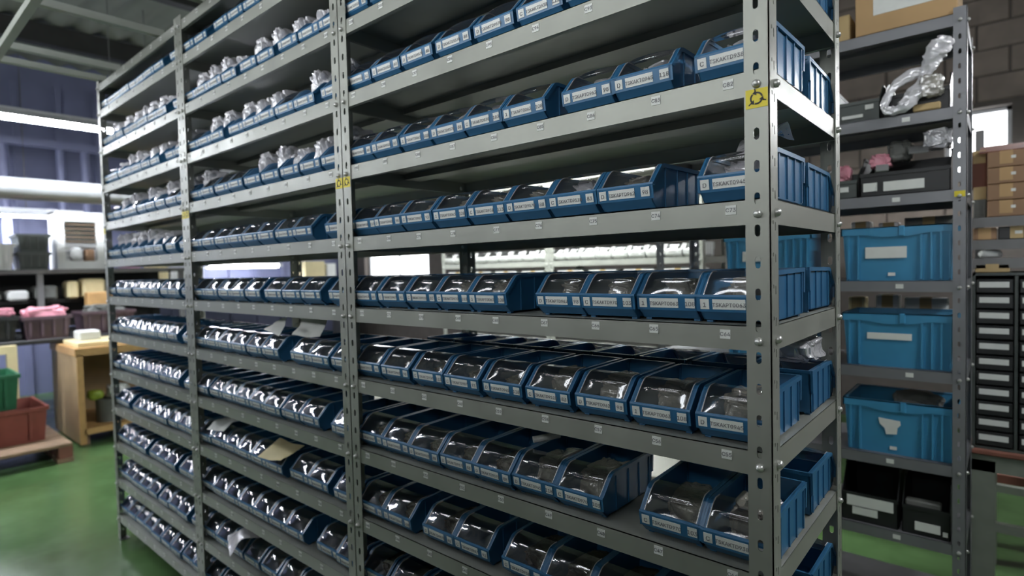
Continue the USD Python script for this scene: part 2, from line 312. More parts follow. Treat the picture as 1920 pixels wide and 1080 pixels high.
def rack(label, loc, levels, w=W, d=D, H=2.5, labels=9, detail=True, sticker_z=None, group='grey steel rack bays', text=True, steel=None):
    steel = steel or M['steel']
    t = thing('shelving_rack', label, 'shelving rack', loc, 0, group)
    for (cx, sx) in ((0, 1), (-w, -1)):
        for (cy, sy) in ((0, -1), (d, 1)):
            u = upright(sx, sy, H); obj('upright', moved(u, (cx, cy, 0)), steel, t)
            obj('foot_plate', bx(min(cx, cx - sx * .042), max(cx, cx - sx * .042), min(cy, cy - sy * .042), max(cy, cy - sy * .042), 0, .003), M['steel_dark'], t)
    for n, z in enumerate(levels):
        obj('shelf', shelf_mesh(w, d, z + LIP / 2), steel, t)
        for x in (-.019, -w + .019):
            obj('bolt', moved(trimesh.creation.capsule(height=.003, radius=.0068, count=[8, 8]), (x, -.0005, z - .004), rx=math.pi / 2), M['bolt'], t, smooth=40)
        for y in (.026, d - .026):
            for x in (.002, -w - .002): obj('bolt', moved(trimesh.creation.icosphere(1, .0068), (x, y, z - .002)), M['bolt'], t, smooth=40)
        if labels:
            for k in range(labels):
                x = -w + .066 + k * .127
                if x > -.03: continue
                zj = z + .006 + nrg.uniform(-.0015, .0015); xj = x + nrg.uniform(-.006, .006)
                l = obj('shelf_label', bx(xj - .0085, xj + .0085, .0015, .0026, zj - .0075, zj + .0075), M['paper'], t)
                if text: obj('lettering', moved(text_xz('C%02d' % ((len(levels) - n) * 9 - k), .0062, .0003), (xj, .0013, zj)), M['ink_grey'], l)
    if sticker_z:
        for x in (-.019, -w + .019):
            s = obj('yellow_sticker', moved(bx(-.0165, .0165, -.0008, 0, -.0145, .0145), (x, 0, sticker_z)), M['yellow'], t, label='yellow sticker with round arrow symbol')
            obj('symbol', moved(sticker_symbol(), (x, 0, sticker_z)), M['ink'], s)
    return t
r1 = rack('grey steel rack bay nearest the camera, at right, full of blue bins', (0, 0, 0), ZL, sticker_z=1.694)
dup(r1, (-W, 0, 0), 0, 'middle grey steel rack bay between the near bay and the far bay')
dup(r1, (-2 * W, 0, 0), 0, 'far left grey steel rack bay beside the green floor')

# tie bars on top of the racks
tb = 'grey tie bars bolted over the aisle'
for x, lab in ((-2.10, 'grey tie bar over the aisle, nearest of the four'), (-2.57, 'grey tie bar over the aisle, second nearest, crossing the long beam'), (-3.19, 'grey tie bar over the aisle, third, near the far rack end'), (-3.43, 'grey tie bar over the aisle, farthest, at the rack end post')):
    t = thing('tie_bar', lab, 'tie bar', (x, 0, 0), 0, tb)
    obj('bar', bx(-.015, .015, -1.9, 0.04, 2.502, 2.532), M['tubebar'], t); obj('post', bx(-.02, .02, -1.9, -1.86, 0, 2.502), M['tubebar'], t)
solo('tie_beam', bx(-3.7, -1.6, -.44, -.41, 2.47, 2.501), M['tubebar'], 'long grey beam under the tie bars at the top left corner', 'beam')

# ------------------------------------------------------------------ parts bins
BW, BL, BH = 0.117, 0.212, 0.088
prof_pts = [(.020, .004), (.004, .019), (0.0, .044), (.034, .079), (.040, .0835), (.050, .0858), (.150, .0875), (BL, BH), (BL - .006, .004)]
BP = Polygon(prof_pts)
def bin_body():
    m = MB(); hw = BW / 2 - .004; t = .0022
    inner = BP.buffer(-.0075)
    top = sbox(-.1, .030, .4, .2).union(sbox(-.1, .0435, .06, .2))
    rim = BP.difference(inner).intersection(sbox(-.1, .043, .4, .2))
    for s in (-1, 1):
        a, b = sorted((s * hw, s * (hw - t))); m.prism_x(BP, a, b)
        a, b = sorted((s * (hw - .0042), s * (BW / 2))); m.prism_x(rim, a, b)
        for y in (.055, .105, .15, .195):
            a, b = sorted((s * hw, s * (hw + .0026))); m.box(a, b, y, y + .004, .006, .083)
        for y in (.024, .19):
            a, b = sorted((s * (hw - .014), s * (hw - .003))); m.box(a, b, y, y + .01, 0, .006)
    m.box(-hw, hw, .02, BL - .006, .004, .004 + t)
    m.prism_x(Polygon([(BL - .006, .004), (BL, BH), (BL - t, BH), (BL - .006 - t, .004)]), -hw, hw)
    m.box(-hw, hw, BL - .001, BL + .003, BH - .006, BH)
    m.prism_x(Polygon([(.020, .004), (.004, .019), (.004 + t, .020), (.022, .006)]), -hw, hw)
    m.prism_x(Polygon([(.004, .019), (0, .044), (.0015, .0475), (.0045, .0475), (t + .001, .044), (.004 + t, .019)]), -BW / 2, BW / 2)
    return m.get()
def visor_profile(n=22):
    a = np.array([.0035, .046]); c = np.array([.0395, .0855]); e = np.array([.066, .0858]); out = []
    p0 = a + (c - a) * .58; p1 = c + (e - c) * .42
    out += [a + (p0 - a) * u for u in np.linspace(0, 1, 6)[:-1]]
    out += [(1 - u) ** 2 * p0 + 2 * u * (1 - u) * c + u * u * p1 for u in np.linspace(0, 1, n)]
    out += [p1 + (e - p1) * u for u in np.linspace(0, 1, 5)[1:]]
    return np.array(out)
def bin_visor():
    """clear front: bows forward across its width, with rounded sides, and curls over at the top"""
    P = visor_profile(); hw = .0495; xs = hw * np.sin(np.linspace(-math.pi / 2, math.pi / 2, 21)); v = []
    for i, p in enumerate(P):
        u = i / (len(P) - 1); s = min(1.0, u / .25) ** .8 * (1 - max(0, (u - .45) / .55) ** 1.5)
        for x in xs:
            o = .0095 * (1 - abs(x / hw) ** 2.4) * s; v.append((x, p[0] - o, p[1] + o * .22))
    n, k = len(xs), len(P); f = []
    for i in range(k - 1):
        for j in range(n - 1): a = i * n + j; f.append((a, a + 1, a + n + 1, a + n))
    f = np.array(f); return trimesh.Trimesh(np.array(v), np.vstack([f[:, [0, 1, 2]], f[:, [0, 2, 3]]]), process=False)
def visor_edges():
    P = visor_profile(10); m = MB()
    for x in (-.0493, .0493):
        for a, b in zip(P[:-1], P[1:]): m.cyl((x, a[0], a[1]), (x, b[0], b[1]), .0013, 5)
    m.cyl((-.0493, P[0][0], P[0][1]), (.0493, P[0][0], P[0][1]), .0013, 5)
    return m.get()
LTILT = math.atan2(-.004, .025)
def strip(x0, x1, jig=0.0):
    return moved(bx(x0, x1, -.0006, .0004, -.0085, .0085), (0, .0018, .0318), rx=-LTILT)
TEXTS = ['TSKAKTD951B', 'TSKAKTD957B', 'TSKAKT0987', 'TSKAPTD962', 'TSKAKTD970', 'TSKAPT0063', 'TSKAKTD938', 'TSKAKT0945']
BODY, VISOR, EDGES = bin_body(), bin_visor(), visor_edges()
bins = {}
GRP = 'blue parts bins on the rack shelves'
def make_bin(v, label, loc, rot, white=False, lidless=False):
    t = thing('parts_bin', label, 'storage bin', loc, rot, GRP if not white else 'white bins on the back aisle rack')
    obj('body', BODY, M['white_plastic'] if white else M['blue'], t)
    if not lidless:
        w = obj('clear_window', VISOR, M['window'], t, smooth=True); obj('window_edge', EDGES, M['edge'], w, smooth=True)
    q = (0.0, .0014, .0318)
    for nm, a, b, tx, h in (('size_label', -.0535, -.0385, 'CDCDC1CD'[v], .0075), ('part_label', -.0325, .0215, TEXTS[v], .0062), ('count_label', .0345, .0515, str(83 + v * 5), .0072)):
        l = obj(nm, strip(a, b), M['paper'], t)
        obj('lettering', moved(text_xz(tx, h, .0003), ((a + b) / 2, .0011, .0308), rx=0), M['ink_grey'], l)
    return t
def put_bin(v, label, loc, rot, white=False, lidless=False):
    k = (v, white, lidless)
    if k not in bins: bins[k] = make_bin(v, label, loc, rot, white, lidless); return bins[k]
    return dup(bins[k], loc, rot, label)

bags = {}
def make_bag(v, label, loc, rot, grp):
    t = thing('parts_bag', label, 'plastic bag', loc, rot, grp)
    kind = v[0]
    if kind == 'grey':
        obj('film', crumple(.090, .150, .074, v[1], .46, 28, .48), M['bag'], t, smooth=28)
        obj('contents', moved(lump(.062, .09, .038, v[1] + 50, .4, 14, .7, 20), (0, 0, .004)), M['hardware'], t, smooth=30)
    elif kind == 'brown':
        obj('film', crumple(.088, .13, .062, v[1], .3), M['bag'], t, smooth=28)
        obj('contents', moved(crumple(.074, .11, .048, v[1] + 50, .5), (0, 0, .002)), M['brass'], t, smooth=30)
    elif kind == 'dark':
        obj('contents', lump(.082, .125, .042, v[1], .35, 18, .55, 22), M['hardware'], t, smooth=30)
    elif kind == 'film':
        obj('film', crumple(.092, .155, .077, v[1], .42, 28, .42), M['bag_white'], t, smooth=28)
    else:
        obj('film', crumple(.092, .145, (.13, .145, .12, .148)[v[1] % 4], v[1], .42, 28, .6), M['bag_white'], t, smooth=30)
    return t
def put_bag(v, label, loc, rot, grp):
    if v not in bags: bags[v] = make_bag(v, label, loc, rot, grp); return
    dup(bags[v], loc, rot, label, grp)

def row_positions(gaps, rnd):
    base = [-1.1435 + BW / 2 + i * BW + .0005 for i in range(9)]; slack = 1.149 - .0115 - 9 * BW
    add = [0.0] * 9
    if gaps:
        free = slack * .93 / len(gaps)
        for g in gaps:
            i = max(0, min(8, int(round((g + 1.1455) / .121))))
            for j in range(i, 9): add[j] += free
        small = slack * .07 / 8
    else: small = slack / 8.6
    return [b + a + i * small for i, (b, a) in enumerate(zip(base, add))]
BAY = ['right', 'middle', 'left']
GAPS = {(0, 4): [-.515], (0, 6): [-.25], (0, 7): [-.95, -.62], (0, 2): [-.42, -.15], (0, 3): [-.14],
        (1, -1): [-.95], (1, 0): [-.643, -.407], (1, 1): [-.769, -.155], (1, 3): [-.232], (1, 4): [-.503, -.111], (1, 5): [-.428], (1, 6): [-.091], (1, 7): [-.382, -.155], (1, 8): [-.3],
        (2, -1): [-.103], (2, 0): [-.163], (2, 1): [-.258], (2, 3): [-.258, -.103], (2, 5): [-.073], (2, 6): [-.103], (2, 7): [-.9], (2, 8): [-.7, -.3], (2, 9): [-.6, -.1]}
BIG = {(1, 0), (1, 1), (1, 2), (2, 0), (2, 1), (2, 2), (2, 3)}
ROWS = {0: range(0, 9), 1: range(-1, 11), 2: range(-1, 11)}
for bay in (0, 1, 2):
    X0 = -bay * W
    for rn, k in enumerate(ROWS[bay]):
        zt = 0.12 + 0.2 * (10 - k) + LIP / 2
        ps = row_positions(GAPS.get((bay, k)), rng)
        for i, x in enumerate(ps):
            fr = 9 - i                                    # counted from the right-hand post
            if bay == 0 and k == 0 and i > 3: continue
            if bay == 0 and k == 8 and i > 6: continue
            if bay == 1 and k == 10 and i > 4: continue
            if bay == 1 and k == -1 and i > 6: continue
            where = f'{ORD[fr]} from right, row {ORD[rn + 1]} from top, {BAY[bay]} rack bay'
            yy = .008 + rng.uniform(0, .008); rot = rng.uniform(-.7, .7); v = rng.randrange(8)
            kind = None; r = rng.random()
            lidless = (bay, k) in BIG and r < .75
            if lidless: v = v % 4
            put_bin(v, ('open-topped blue bin, ' if lidless else 'blue bin with clear window, ') + where, (X0 + x, yy, zt + .0006), rot, False, lidless)
            if bay == 0:
                if k in (2, 3): kind = ('film', rng.randrange(1, 4)) if (k == 2 and i not in (5,)) or (k == 3 and i in (6, 8)) else ('grey', rng.randrange(1, 5)) if i > 1 else None
                elif k == 4: kind = ('grey', rng.randrange(1, 5)) if i > 2 else ('dark', 1)
                elif k == 5: kind = ('grey', rng.randrange(1, 5)) if i > 4 else ('dark', 1 + i % 2)
                elif k == 6: kind = {5: ('grey', 4), 6: ('grey', 2), 7: ('brown', 1), 8: ('grey', 3)}.get(i, ('dark', 1 + i % 2))
                elif k >= 7: kind = ('dark', 1 + i % 2) if r < .7 else None
            else:
                if lidless: kind = ('white', rng.randrange(1, 5))
                elif k in (2, 3, 4) and r < .6: kind = ('grey', rng.randrange(1, 5))
                elif k >= 5 and r < .35: kind = ('dark', 1 + i % 2)
            if kind:
                nm = {'grey': 'clear plastic bag of metal parts', 'white': 'whitish plastic bag', 'film': 'shiny clear plastic bag', 'brown': 'clear bag of brown parts', 'dark': 'heap of dark metal parts'}[kind[0]]
                put_bag(kind, f'{nm} in bin {ORD[fr]} from right, row {ORD[rn + 1]}, {BAY[bay]} bay', (X0 + x, yy + (.094 if kind[0] == 'white' else .112), zt + .0072), rot + rng.uniform(-3, 3), {'grey': 'bags of parts in the bins', 'white': 'whitish bags bulging out of the bins', 'film': 'shiny clear bags in the upper bins', 'brown': 'bags of parts in the bins', 'dark': 'dark parts lying in the bins'}[kind[0]])
# rear row, facing the back aisle: seen at the rack end and over the front bins
for k in range(1, 9):
    zt = 0.12 + 0.2 * (10 - k) + LIP / 2
    n = 9 if k in (4, 5) else 1
    for i in range(n):
        x = -.069 - i * .125
        put_bin(rng.randrange(8), f'blue bin facing the back aisle, {ORD[i + 1]} from right, row {ORD[k + 1]}, right bay', (x, D - .0005, zt + .0006), 180 + rng.uniform(-1, 1))

# odd papers and bags lying on the middle bay's bins
def sheet(w, h, seed, curl=.02):
    n = 9; u = np.linspace(-.5, .5, n); v = []
    for lay in (0, .0012):
        for a in u:
            for b in u: v.append((a * w, b * h, curl * (meshkit.noise(np.array([a * 2 + seed, b * 2, 0.3])) - .5) * 2 + lay))
    f = []
    for i in range(n - 1):
        for j in range(n - 1):
            a = i * n + j; f.append((a, a + n, a + n + 1, a + 1)[::-1]); c = n * n + a; f.append((c, c + n, c + n + 1, c + 1))
    f = np.array(f); return trimesh.Trimesh(np.array(v), np.vstack([f[:, [0, 1, 2]], f[:, [0, 2, 3]]]), process=False)
def paper(label, loc, rx, rz, w, h, seed, m='paper', cat='paper', curl=.02):
    s = sheet(w, h, seed, curl * .6); solo('paper_slip', moved(s, loc, rx, rz), M[m], label, cat, None, None, 40)
zs = lambda k: 0.12 + 0.2 * (10 - k) + LIP / 2
paper('large white paper slip standing in the sixth-row bins of the middle bay', (-W - .30, .06, zs(5) + .135), 1.0, .3, .11, .09, 1)
paper('crumpled white paper on the bins left of the blue gap, middle bay', (-W - .52, .05, zs(5) + .128), .9, -.2, .10, .07, 5, curl=.05)
paper('cream folded paper lying over the lower middle-bay bins', (-W - .48, .03, zs(7) + .09), .35, .15, .13, .10, 9, 'cream')
paper('white paper at left end of the lower middle-bay row', (-W - .98, .05, zs(7) + .1), .4, .2, .11, .09, 12)
paper('crumpled white plastic sheet at left in the bottom middle-bay row', (-W - .80, .03, zs(9) + .10), .5, -.4, .16, .12, 21, 'bag_white', 'plastic sheet', .08)
solo('paper_roll', MB().cyl((-.56, .10, zs(6) + .1), (-.52, .15, zs(6) + .107), .008, 12).get(), M['paper'], 'small rolled white slip lying on the bins under the seventh shelf', 'paper')

# ------------------------------------------------------------------ rack with the blue crates, behind
Y2 = 1.57; X2 = 0.172
L2 = [.41, .69, 1.018, 1.34, 1.655, 1.938, 2.25]
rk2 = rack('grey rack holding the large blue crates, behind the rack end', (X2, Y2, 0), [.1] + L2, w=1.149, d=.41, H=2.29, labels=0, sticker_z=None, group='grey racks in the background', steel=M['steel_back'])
obj('yellow_sticker', bx(-.034, -.004, -.0012, -.0002, 1.648, 1.668), M['yellow'], rk2, label='small yellow sticker')
for z, x in ((1.938, .0), (1.655, -.03), (1.34, -.02), (1.018, .01), (.69, -.05), (.41, -.03)):
    obj('shelf_label', bx(x - X2 - .012, x - X2 + .012, .0012, .0024, z - .008, z + .008), M['paper'], rk2)
def crate(label, loc, lab=0, grp='blue plastic crates on the back rack'):
    w, d, h = .352, .30, .198; t = thing('plastic_crate', label, 'crate', loc, 0, grp)
    obj('body', open_box(w - .012, d - .012, h, .004, .010), M['crate_blue'], t)
    r = MB(); z0, z1 = h - .026, h + .002
    dip = Polygon([(-w / 2, z0), (-w * .28, z0), (-w * .12, z0 - .010), (w * .12, z0 - .010), (w * .28, z0), (w / 2, z0), (w / 2, z1), (-w / 2, z1)])
    r.prism_y(dip, -d / 2, -d / 2 + .005); r.prism_y(dip, d / 2 - .005, d / 2)
    r.box(-w / 2, -w / 2 + .005, -d / 2, d / 2, z0, z1).box(w / 2 - .005, w / 2, -d / 2, d / 2, z0, z1)
    fr = sbox(-w / 2, -d / 2, w / 2, d / 2).difference(sbox(-w / 2 + .014, -d / 2 + .014, w / 2 - .014, d / 2 - .014)); r.prism_z(fr, z1 - .004, z1)
    obj('rim', r.get(), M['crate_blue'], t)
    for x in (-.15, -.118, .078, .108, .135, .16):
        if abs(x) > .17: continue
        obj('rib', MB().prism_x(Polygon([(-d / 2 + .015, .004), (-d / 2 + .001, .006), (-d / 2 + .001, h - .024), (-d / 2 + .008, h - .024)]), x - .003, x + .003).get(), M['crate_blue'], t)
    for x in (.02,): obj('clip', bevbox(x - .009, x + .009, -d / 2 - .005, -d / 2 + .002, h - .034, h + .003, .002), M['crate_blue'], t)
    f = -d / 2 + .0085
    if lab == 1: obj('label', moved(bx(-.075, .055, -.001, .001, -.021, .021), (-.02, f - .002, .105), rx=-.05), M['paper'], t)
    elif lab == 2: obj('label', moved(bx(-.072, .068, -.001, .001, -.012, .012), (-.02, f - .002, .115), rx=-.05), M['paper'], t)
    else: obj('torn_label', MB().prism_y(Polygon([(-.038, .03), (.03, .024), (.032, .01), (.022, -.002), (.02, -.026), (-.014, -.03), (-.018, -.008), (-.034, .008)]), -.001, .001).get().apply_translation((-.02, f - .003, .105)), M['paper'], t, label='torn white label')
    if lab != 2: obj('small_sticker', moved(bx(-.011, .011, -.001, .001, -.006, .006), (-.012, f + .003, .024), rx=-.05), M['paper'], t)
    return t
crate('upper blue crate with a wide white label, beside the rack end', (-.035, Y2 + .165, 1.36), 1)
crate('middle blue crate with a thin white label strip', (-.033, Y2 + .165, 1.038), 2)
crate('lowest blue crate with a torn white label', (-.031, Y2 + .165, .71), 3)
crate('blue crate mostly hidden behind the rack post, left of the upper one', (-.49, Y2 + .165, 1.36), 1)
crate('blue crate hidden behind the near rack, left of the middle one', (-.49, Y2 + .165, 1.038), 2)
solo('parts_lump', moved(lump(.16, .16, .07, 31, .5, 16, .7), (.02, Y2 + .15, .86)), M['clutter'], 'grey parts poking out of the lowest blue crate', 'parts', smooth=30)
def carton(label, x0, x1, y0, y1, z0, z1, m='card', lab=None, name='cardboard_box', grp=None, rot=0, flap=False):
    t = thing(name, label, 'box', ((x0 + x1) / 2, (y0 + y1) / 2, z0), rot, grp); w, d, h = (x1 - x0) / 2, (y1 - y0) / 2, z1 - z0
    obj('body', bevbox(-w, w, -d, d, 0, h, .003), M[m], t)
    obj('tape', MB().box(-.02, .02, -d - .0006, d + .0006, h - .0004, h + .0006).box(-.02, .02, -d - .0008, -d, max(.002, h - .05), h + .0004).get(), M['tan' if name != 'x' and m != 'card2' else 'card'], t)
    if lab: obj('label', bx(lab[0] * w, lab[1] * w, -d - .0014, -d - .0002, lab[2] * h, lab[3] * h), M['paper'], t)
    return t
c = carton('cardboard box with a big white label on top of the crate rack', -.158, .146, Y2 + .01, Y2 + .30, 2.272, 2.54, 'card', (-.62, .92, .24, .96))
for q, (x, z, w) in enumerate(((-.06, .205, .06), (.03, .215, .05), (.0, .18, .11), (.02, .155, .09))):
    obj('print_line', bx(x - w / 2, x + w / 2, -.1466, -.1464, z, z + .008), M['ink_grey'], c)
obj('brown_stamp', moved(trimesh.creation.cylinder(radius=.014, height=.0006, sections=16), (.112, -.1466, .085), rx=math.pi / 2), M['redwood'], c)
carton('small plain tan box left of the labelled cardboard box', -.33, -.178, Y2 + .02, Y2 + .2, 2.272, 2.37, 'tan')
def tote(label, x0, x1, y0, y1, z0, z1, m, labs=(), grp='black tote bins on the back rack', name='tote_bin', open_front=True):
    """hopper-fronted bin: side walls slope down to a low front"""
    t = thing(name, label, 'storage bin', ((x0 + x1) / 2, y0, z0), 0, grp); w, d, h = (x1 - x0) / 2, y1 - y0, z1 - z0
    pr = Polygon([(0, 0), (0, h * .55), (d * .3, h), (d, h), (d, 0)]) if open_front else Polygon([(.01, 0), (0, h), (d, h), (d - .01, 0)])
    b = MB()
    for s in (-1, 1):
        a, e = sorted((s * w, s * (w - .003))); b.prism_x(pr, a, e)
    hf = h * .55 if open_front else h
    b.box(-w, w, 0, d, 0, .003).box(-w, w, d - .003, d, 0, h).box(-w, w, 0, .003, 0, hf)
    obj('body', b.get(), M[m], t)
    obj('front_rim', bx(-w, w, -.005, .004, hf - .012, hf), M[m], t)
    for x0_, x1_ in ((-w - .002, -w + .005), (w - .005, w + .002)): obj('side_rim', bx(x0_, x1_, d * .3, d, h - .008, h + .001), M[m], t)
    for (a, e, q, g) in labs: obj('label', bx(a * w, e * w, -.0065, -.0015, q * h, g * h), M['paper'], t)
    return t
tote('dark grey bin with small label strips on the second crate-rack shelf', -.235, -.082, Y2 + .02, Y2 + .3, 1.958, 2.10, 'grey_bin', ((-.6, .3, .12, .2), (.4, .75, .3, .42)), 'dark bins on upper crate-rack shelves')
tote('black bin holding the tied clear bag, second crate-rack shelf', -.07, .125, Y2 + .02, Y2 + .3, 1.958, 2.10, 'black_plastic', (), 'dark bins on upper crate-rack shelves')
tote('narrow dark bin behind the end post, third crate-rack shelf', -.27, -.155, Y2 + .02, Y2 + .3, 1.675, 1.80, 'grey_bin', ((-.2, .5, .2, .35),), 'dark bins on upper crate-rack shelves')
tote('wide black bin with white strip heaped with small bags', -.145, .128, Y2 + .015, Y2 + .3, 1.675, 1.83, 'black_plastic', ((-.92, -.6, .12, .32), (-.45, .45, .10, .32)), 'dark bins on upper crate-rack shelves')
tote('lower left black bin with two white labels, bottom crate-rack shelf', -.212, -.028, Y2 + .02, Y2 + .3, .43, .63, 'black_plastic', ((-.8, .85, .3, .5), (-.6, .3, .14, .28)), open_front=True)
tote('lower right black bin with a pale label, bottom crate-rack shelf', -.015, .128, Y2 + .02, Y2 + .3, .43, .62, 'black_plastic', ((-.45, .6, .10, .26), (.7, .9, .08, .16)), open_front=True)
solo('folded_papers', bevbox(-.006, .1, Y2 + .03, Y2 + .07, .525, .55), M['clutter'], 'grey papers inside the lower right black bin', 'papers')
solo('bag_lump', moved(crumple(.085, .09, .06, 3, .4), (-.09, Y2 + .1, 1.785)), M['pink'], 'small pinkish bag on the heaped black bin', 'plastic bag', smooth=40)
solo('bag_lump', moved(crumple(.09, .1, .09, 4, .4), (-.03, Y2 + .12, 1.80)), M['clutter'], 'grey bag in the middle of the heaped black bin', 'plastic bag', smooth=40)
solo('silver_strip', moved(bx(-.03, .03, -.03, .03, 0, .006), (.03, Y2 + .08, 1.835), rx=.5, rz=.1), M['duct'], 'shiny silver strip on the heaped black bin', 'packet')
solo('silver_strip', moved(bx(-.02, .02, -.02, .02, 0, .005), (-.075, Y2 + .02, 1.775), rx=.7, rz=.1), M['duct'], 'small bright packet at the front of the heaped black bin', 'packet')
solo('bag_lump', moved(crumple(.1, .1, .085, 6, .4), (.085, Y2 + .12, 1.834)), M['bag_white'], 'whitish bag at right end of the heaped black bin', 'plastic bag', smooth=40)
solo('bag_lump', moved(crumple(.06, .1, .08, 8, .4), (-.215, Y2 + .1, 1.74)), M['pink'], 'pale pink packet in the narrow dark bin', 'plastic bag', smooth=40)
# clear tied bag: a ring of film, a twisted neck and a flared top
def tube_path(P, R, n=16, seed=3):
    k0 = np.arange(len(P)); kk = np.linspace(0, len(P) - 1, (len(P) - 1) * 6 + 1)
    from scipy.interpolate import CubicSpline
    P = CubicSpline(k0, np.array(P, float))(kk); R = np.interp(kk, k0, R)
    T = np.gradient(P, axis=0); T /= np.linalg.norm(T, axis=1)[:, None]; v, f = [], []
    for i, (p, t) in enumerate(zip(P, T)):
        a = np.cross(t, (0, 1, 0.01)); a /= np.linalg.norm(a); b = np.cross(t, a)
        for k in range(n):
            th = 2 * math.pi * k / n; d = math.cos(th) * a + math.sin(th) * b
            w = 1 + .55 * (1 - 2 * abs(meshkit.noise(np.array([math.cos(th) * 1.9 + seed, math.sin(th) * 1.9, i * .22]), seed) - .5) * 2)
            v.append(p + R[i] * .8 * w * d * np.array([1, .7, 1]))
    for i in range(len(P) - 1):
        for k in range(n): f.append((i * n + k, i * n + (k + 1) % n, (i + 1) * n + (k + 1) % n, (i + 1) * n + k))
    f = np.array(f); return trimesh.Trimesh(np.array(v), np.vstack([f[:, [0, 1, 2]], f[:, [0, 2, 3]]]), process=False)
tbag = thing('tied_bag', 'big clear plastic bag tied in a loop, hanging from the dark bin', 'plastic bag', (0, Y2 - .01, 0))
loop = [(.062, 0, 2.085), (.02, 0, 2.09), (-.03, -.005, 2.06), (-.058, -.01, 2.01), (-.062, -.012, 1.982), (-.03, -.012, 1.972), (.0, -.012, 1.985), (.03, -.008, 2.02), (.055, 0, 2.065)]
obj('loop', tube_path(loop, [.012, .018, .015, .012, .013, .015, .022, .026, .016]), M['bag_white'], tbag, smooth=30)
obj('neck', tube_path([(.05, 0, 2.06), (.065, 0, 2.095), (.078, .002, 2.13), (.098, .004, 2.165), (.115, .006, 2.195)], [.014, .020, .028, .034, .024], 16, 8), M['bag_white'], tbag, smooth=30)
obj('bulge', moved(crumple(.085, .06, .09, 12, .4), (.075, .0, 2.0)), M['bag'], tbag, smooth=40)
solo('tape_piece', bevbox(.02, .1, Y2 + .004, Y2 + .02, 1.960, 1.985), M['tan'], 'khaki tape block at the shelf edge under the tied bag', 'tape')
for lab, x0, x1, z0, z1, m in (('white tub behind the upper blue crate', -.23, -.16, 1.36, 1.60, 'white_plastic'), ('pinkish carton behind the upper blue crate', -.13, -.06, 1.36, 1.59, 'bag_white'), ('long grey carton behind the upper blue crate', -.04, .12, 1.36, 1.605, 'clutter'), ('grey box behind the middle blue crate', -.04, .10, 1.038, 1.28, 'white_plastic'), ('pale carton behind the middle blue crate', -.14, -.06, 1.038, 1.29, 'white_plastic'), ('greenish tub behind the middle blue crate', -.24, -.18, 1.038, 1.28, 'cream')):
    carton(lab, x0, x1, Y2 + .32, Y2 + .395, z0 + .001, z1, m)

# ------------------------------------------------------------------ bright rack of white bins at the far side of the back aisle
Y3 = 2.42; X3 = -1.10
L3 = [.06, .46, .86, 1.26, 1.466, 1.66, 1.86, 2.066]
ra = rack('bright grey rack bay with white bins, seen through the shelf gap', (X3, Y3, 0), L3, d=.4, H=2.3, labels=0, group='grey racks in the background')
dup(ra, (X3 - W, Y3, 0), 0, 'second bright rack bay with white bins, further left through the gap')
for b in (0, 1):
    for i in range(9):
        put_bin(i % 8, f'white-fronted bin on the back aisle rack, {ORD[9 - i]} from right, {["right", "left"][b]} bay', (X3 - b * W - 1.08 + i * .126, Y3 + .01, 1.487), 0, True)
    for i in range(4):
        carton(f'white carton under the white bins, {ORD[4 - i]} from right, {["right", "left"][b]} back bay', X3 - b * W - 1.09 + i * .27, X3 - b * W - .87 + i * .27, Y3 + .02, Y3 + .25, 1.281, 1.42, 'white_plastic', name='white_carton', grp='white cartons on the back aisle rack')
        carton(f'white carton above the white bins, {ORD[4 - i]} from right, {["right", "left"][b]} back bay', X3 - b * W - 1.09 + i * .27, X3 - b * W - .87 + i * .27, Y3 + .02, Y3 + .25, 1.681, 1.80, 'white_plastic', name='white_carton', grp='white cartons on the back aisle rack')

# ------------------------------------------------------------------ workbench with drawer cabinet, right edge
YW = 2.0
t = thing('workbench', 'dark steel workbench with red-brown top at the right edge', 'workbench', (0, YW, 0))
obj('top', bevbox(.165, 1.2, -.02, .62, .655, .676), M['redwood'], t)
for (x, y) in ((.17, 0), (.17, .52), (1.1, 0), (1.1, .52)): obj('leg', bx(x, x + .075, y, y + .05, 0, .63), M['table_steel'], t)
obj('apron', bx(.17, 1.17, 0, .03, .585, .655), M['table_steel'], t); obj('rail', bx(.245, 1.1, 0.01, .04, .345, .38), M['table_steel'], t); obj('rail', bx(.245, 1.1, .52, .55, .345, .38), M['table_steel'], t)
t = thing('drawer_cabinet', 'dark cabinet of small drawers with white label strips on the workbench', 'drawer cabinet', (0, YW, .676))
cb = MB().box(.172, .182, .0, .3, 0, .70).box(.60, .61, 0, .3, 0, .70).box(.172, .61, .29, .3, 0, .7).box(.172, .61, 0, .3, .69, .70).box(.172, .61, 0, .3, 0, .01).box(.30, .31, .004, .3, 0, .7); obj('carcass', cb.get(), M['grey_bin'], t)
for c in range(2):
    for r in range(11):
        x0, x1 = (.186, .296) if c == 0 else (.314, .598); z = .016 + r * .0605
        d = obj('drawer', MB().add(bevbox(x0, x1, -.006, .25, z, z + .054, .003)).get(), M['black_plastic'], t)
        obj('label_strip', bx(x0 + .008, x1 - .012 if c == 0 else x0 + .1, -.0085, -.0055, z + .022, z + .044), M['paper'], d)
t = thing('wall_shelf', 'grey steel shelf unit over the drawer cabinet at the right edge', 'shelf', (0, YW + .02, 0))
for z in (1.412, 1.486, 1.575): obj('shelf', MB().box(.165, 1.2, 0, .4, z, z + .02).box(.165, 1.2, 0, .004, z - .018, z).get(), M['steel_dark'], t)
for x in (.168, 1.16): obj('upright', bx(x, x + .03, .36, .40, 0.676, 2.0), M['steel_dark'], t)
for i in range(4):
    carton(f'brown cardboard box at right edge, {ORD[i + 1]} from the bottom of its stack', .216, .330, YW + .03, YW + .3, 1.596 + i * .064, 1.596 + i * .064 + .062, 'card2', (.25, .5, .5, .68), grp='stacked brown boxes at the right edge')
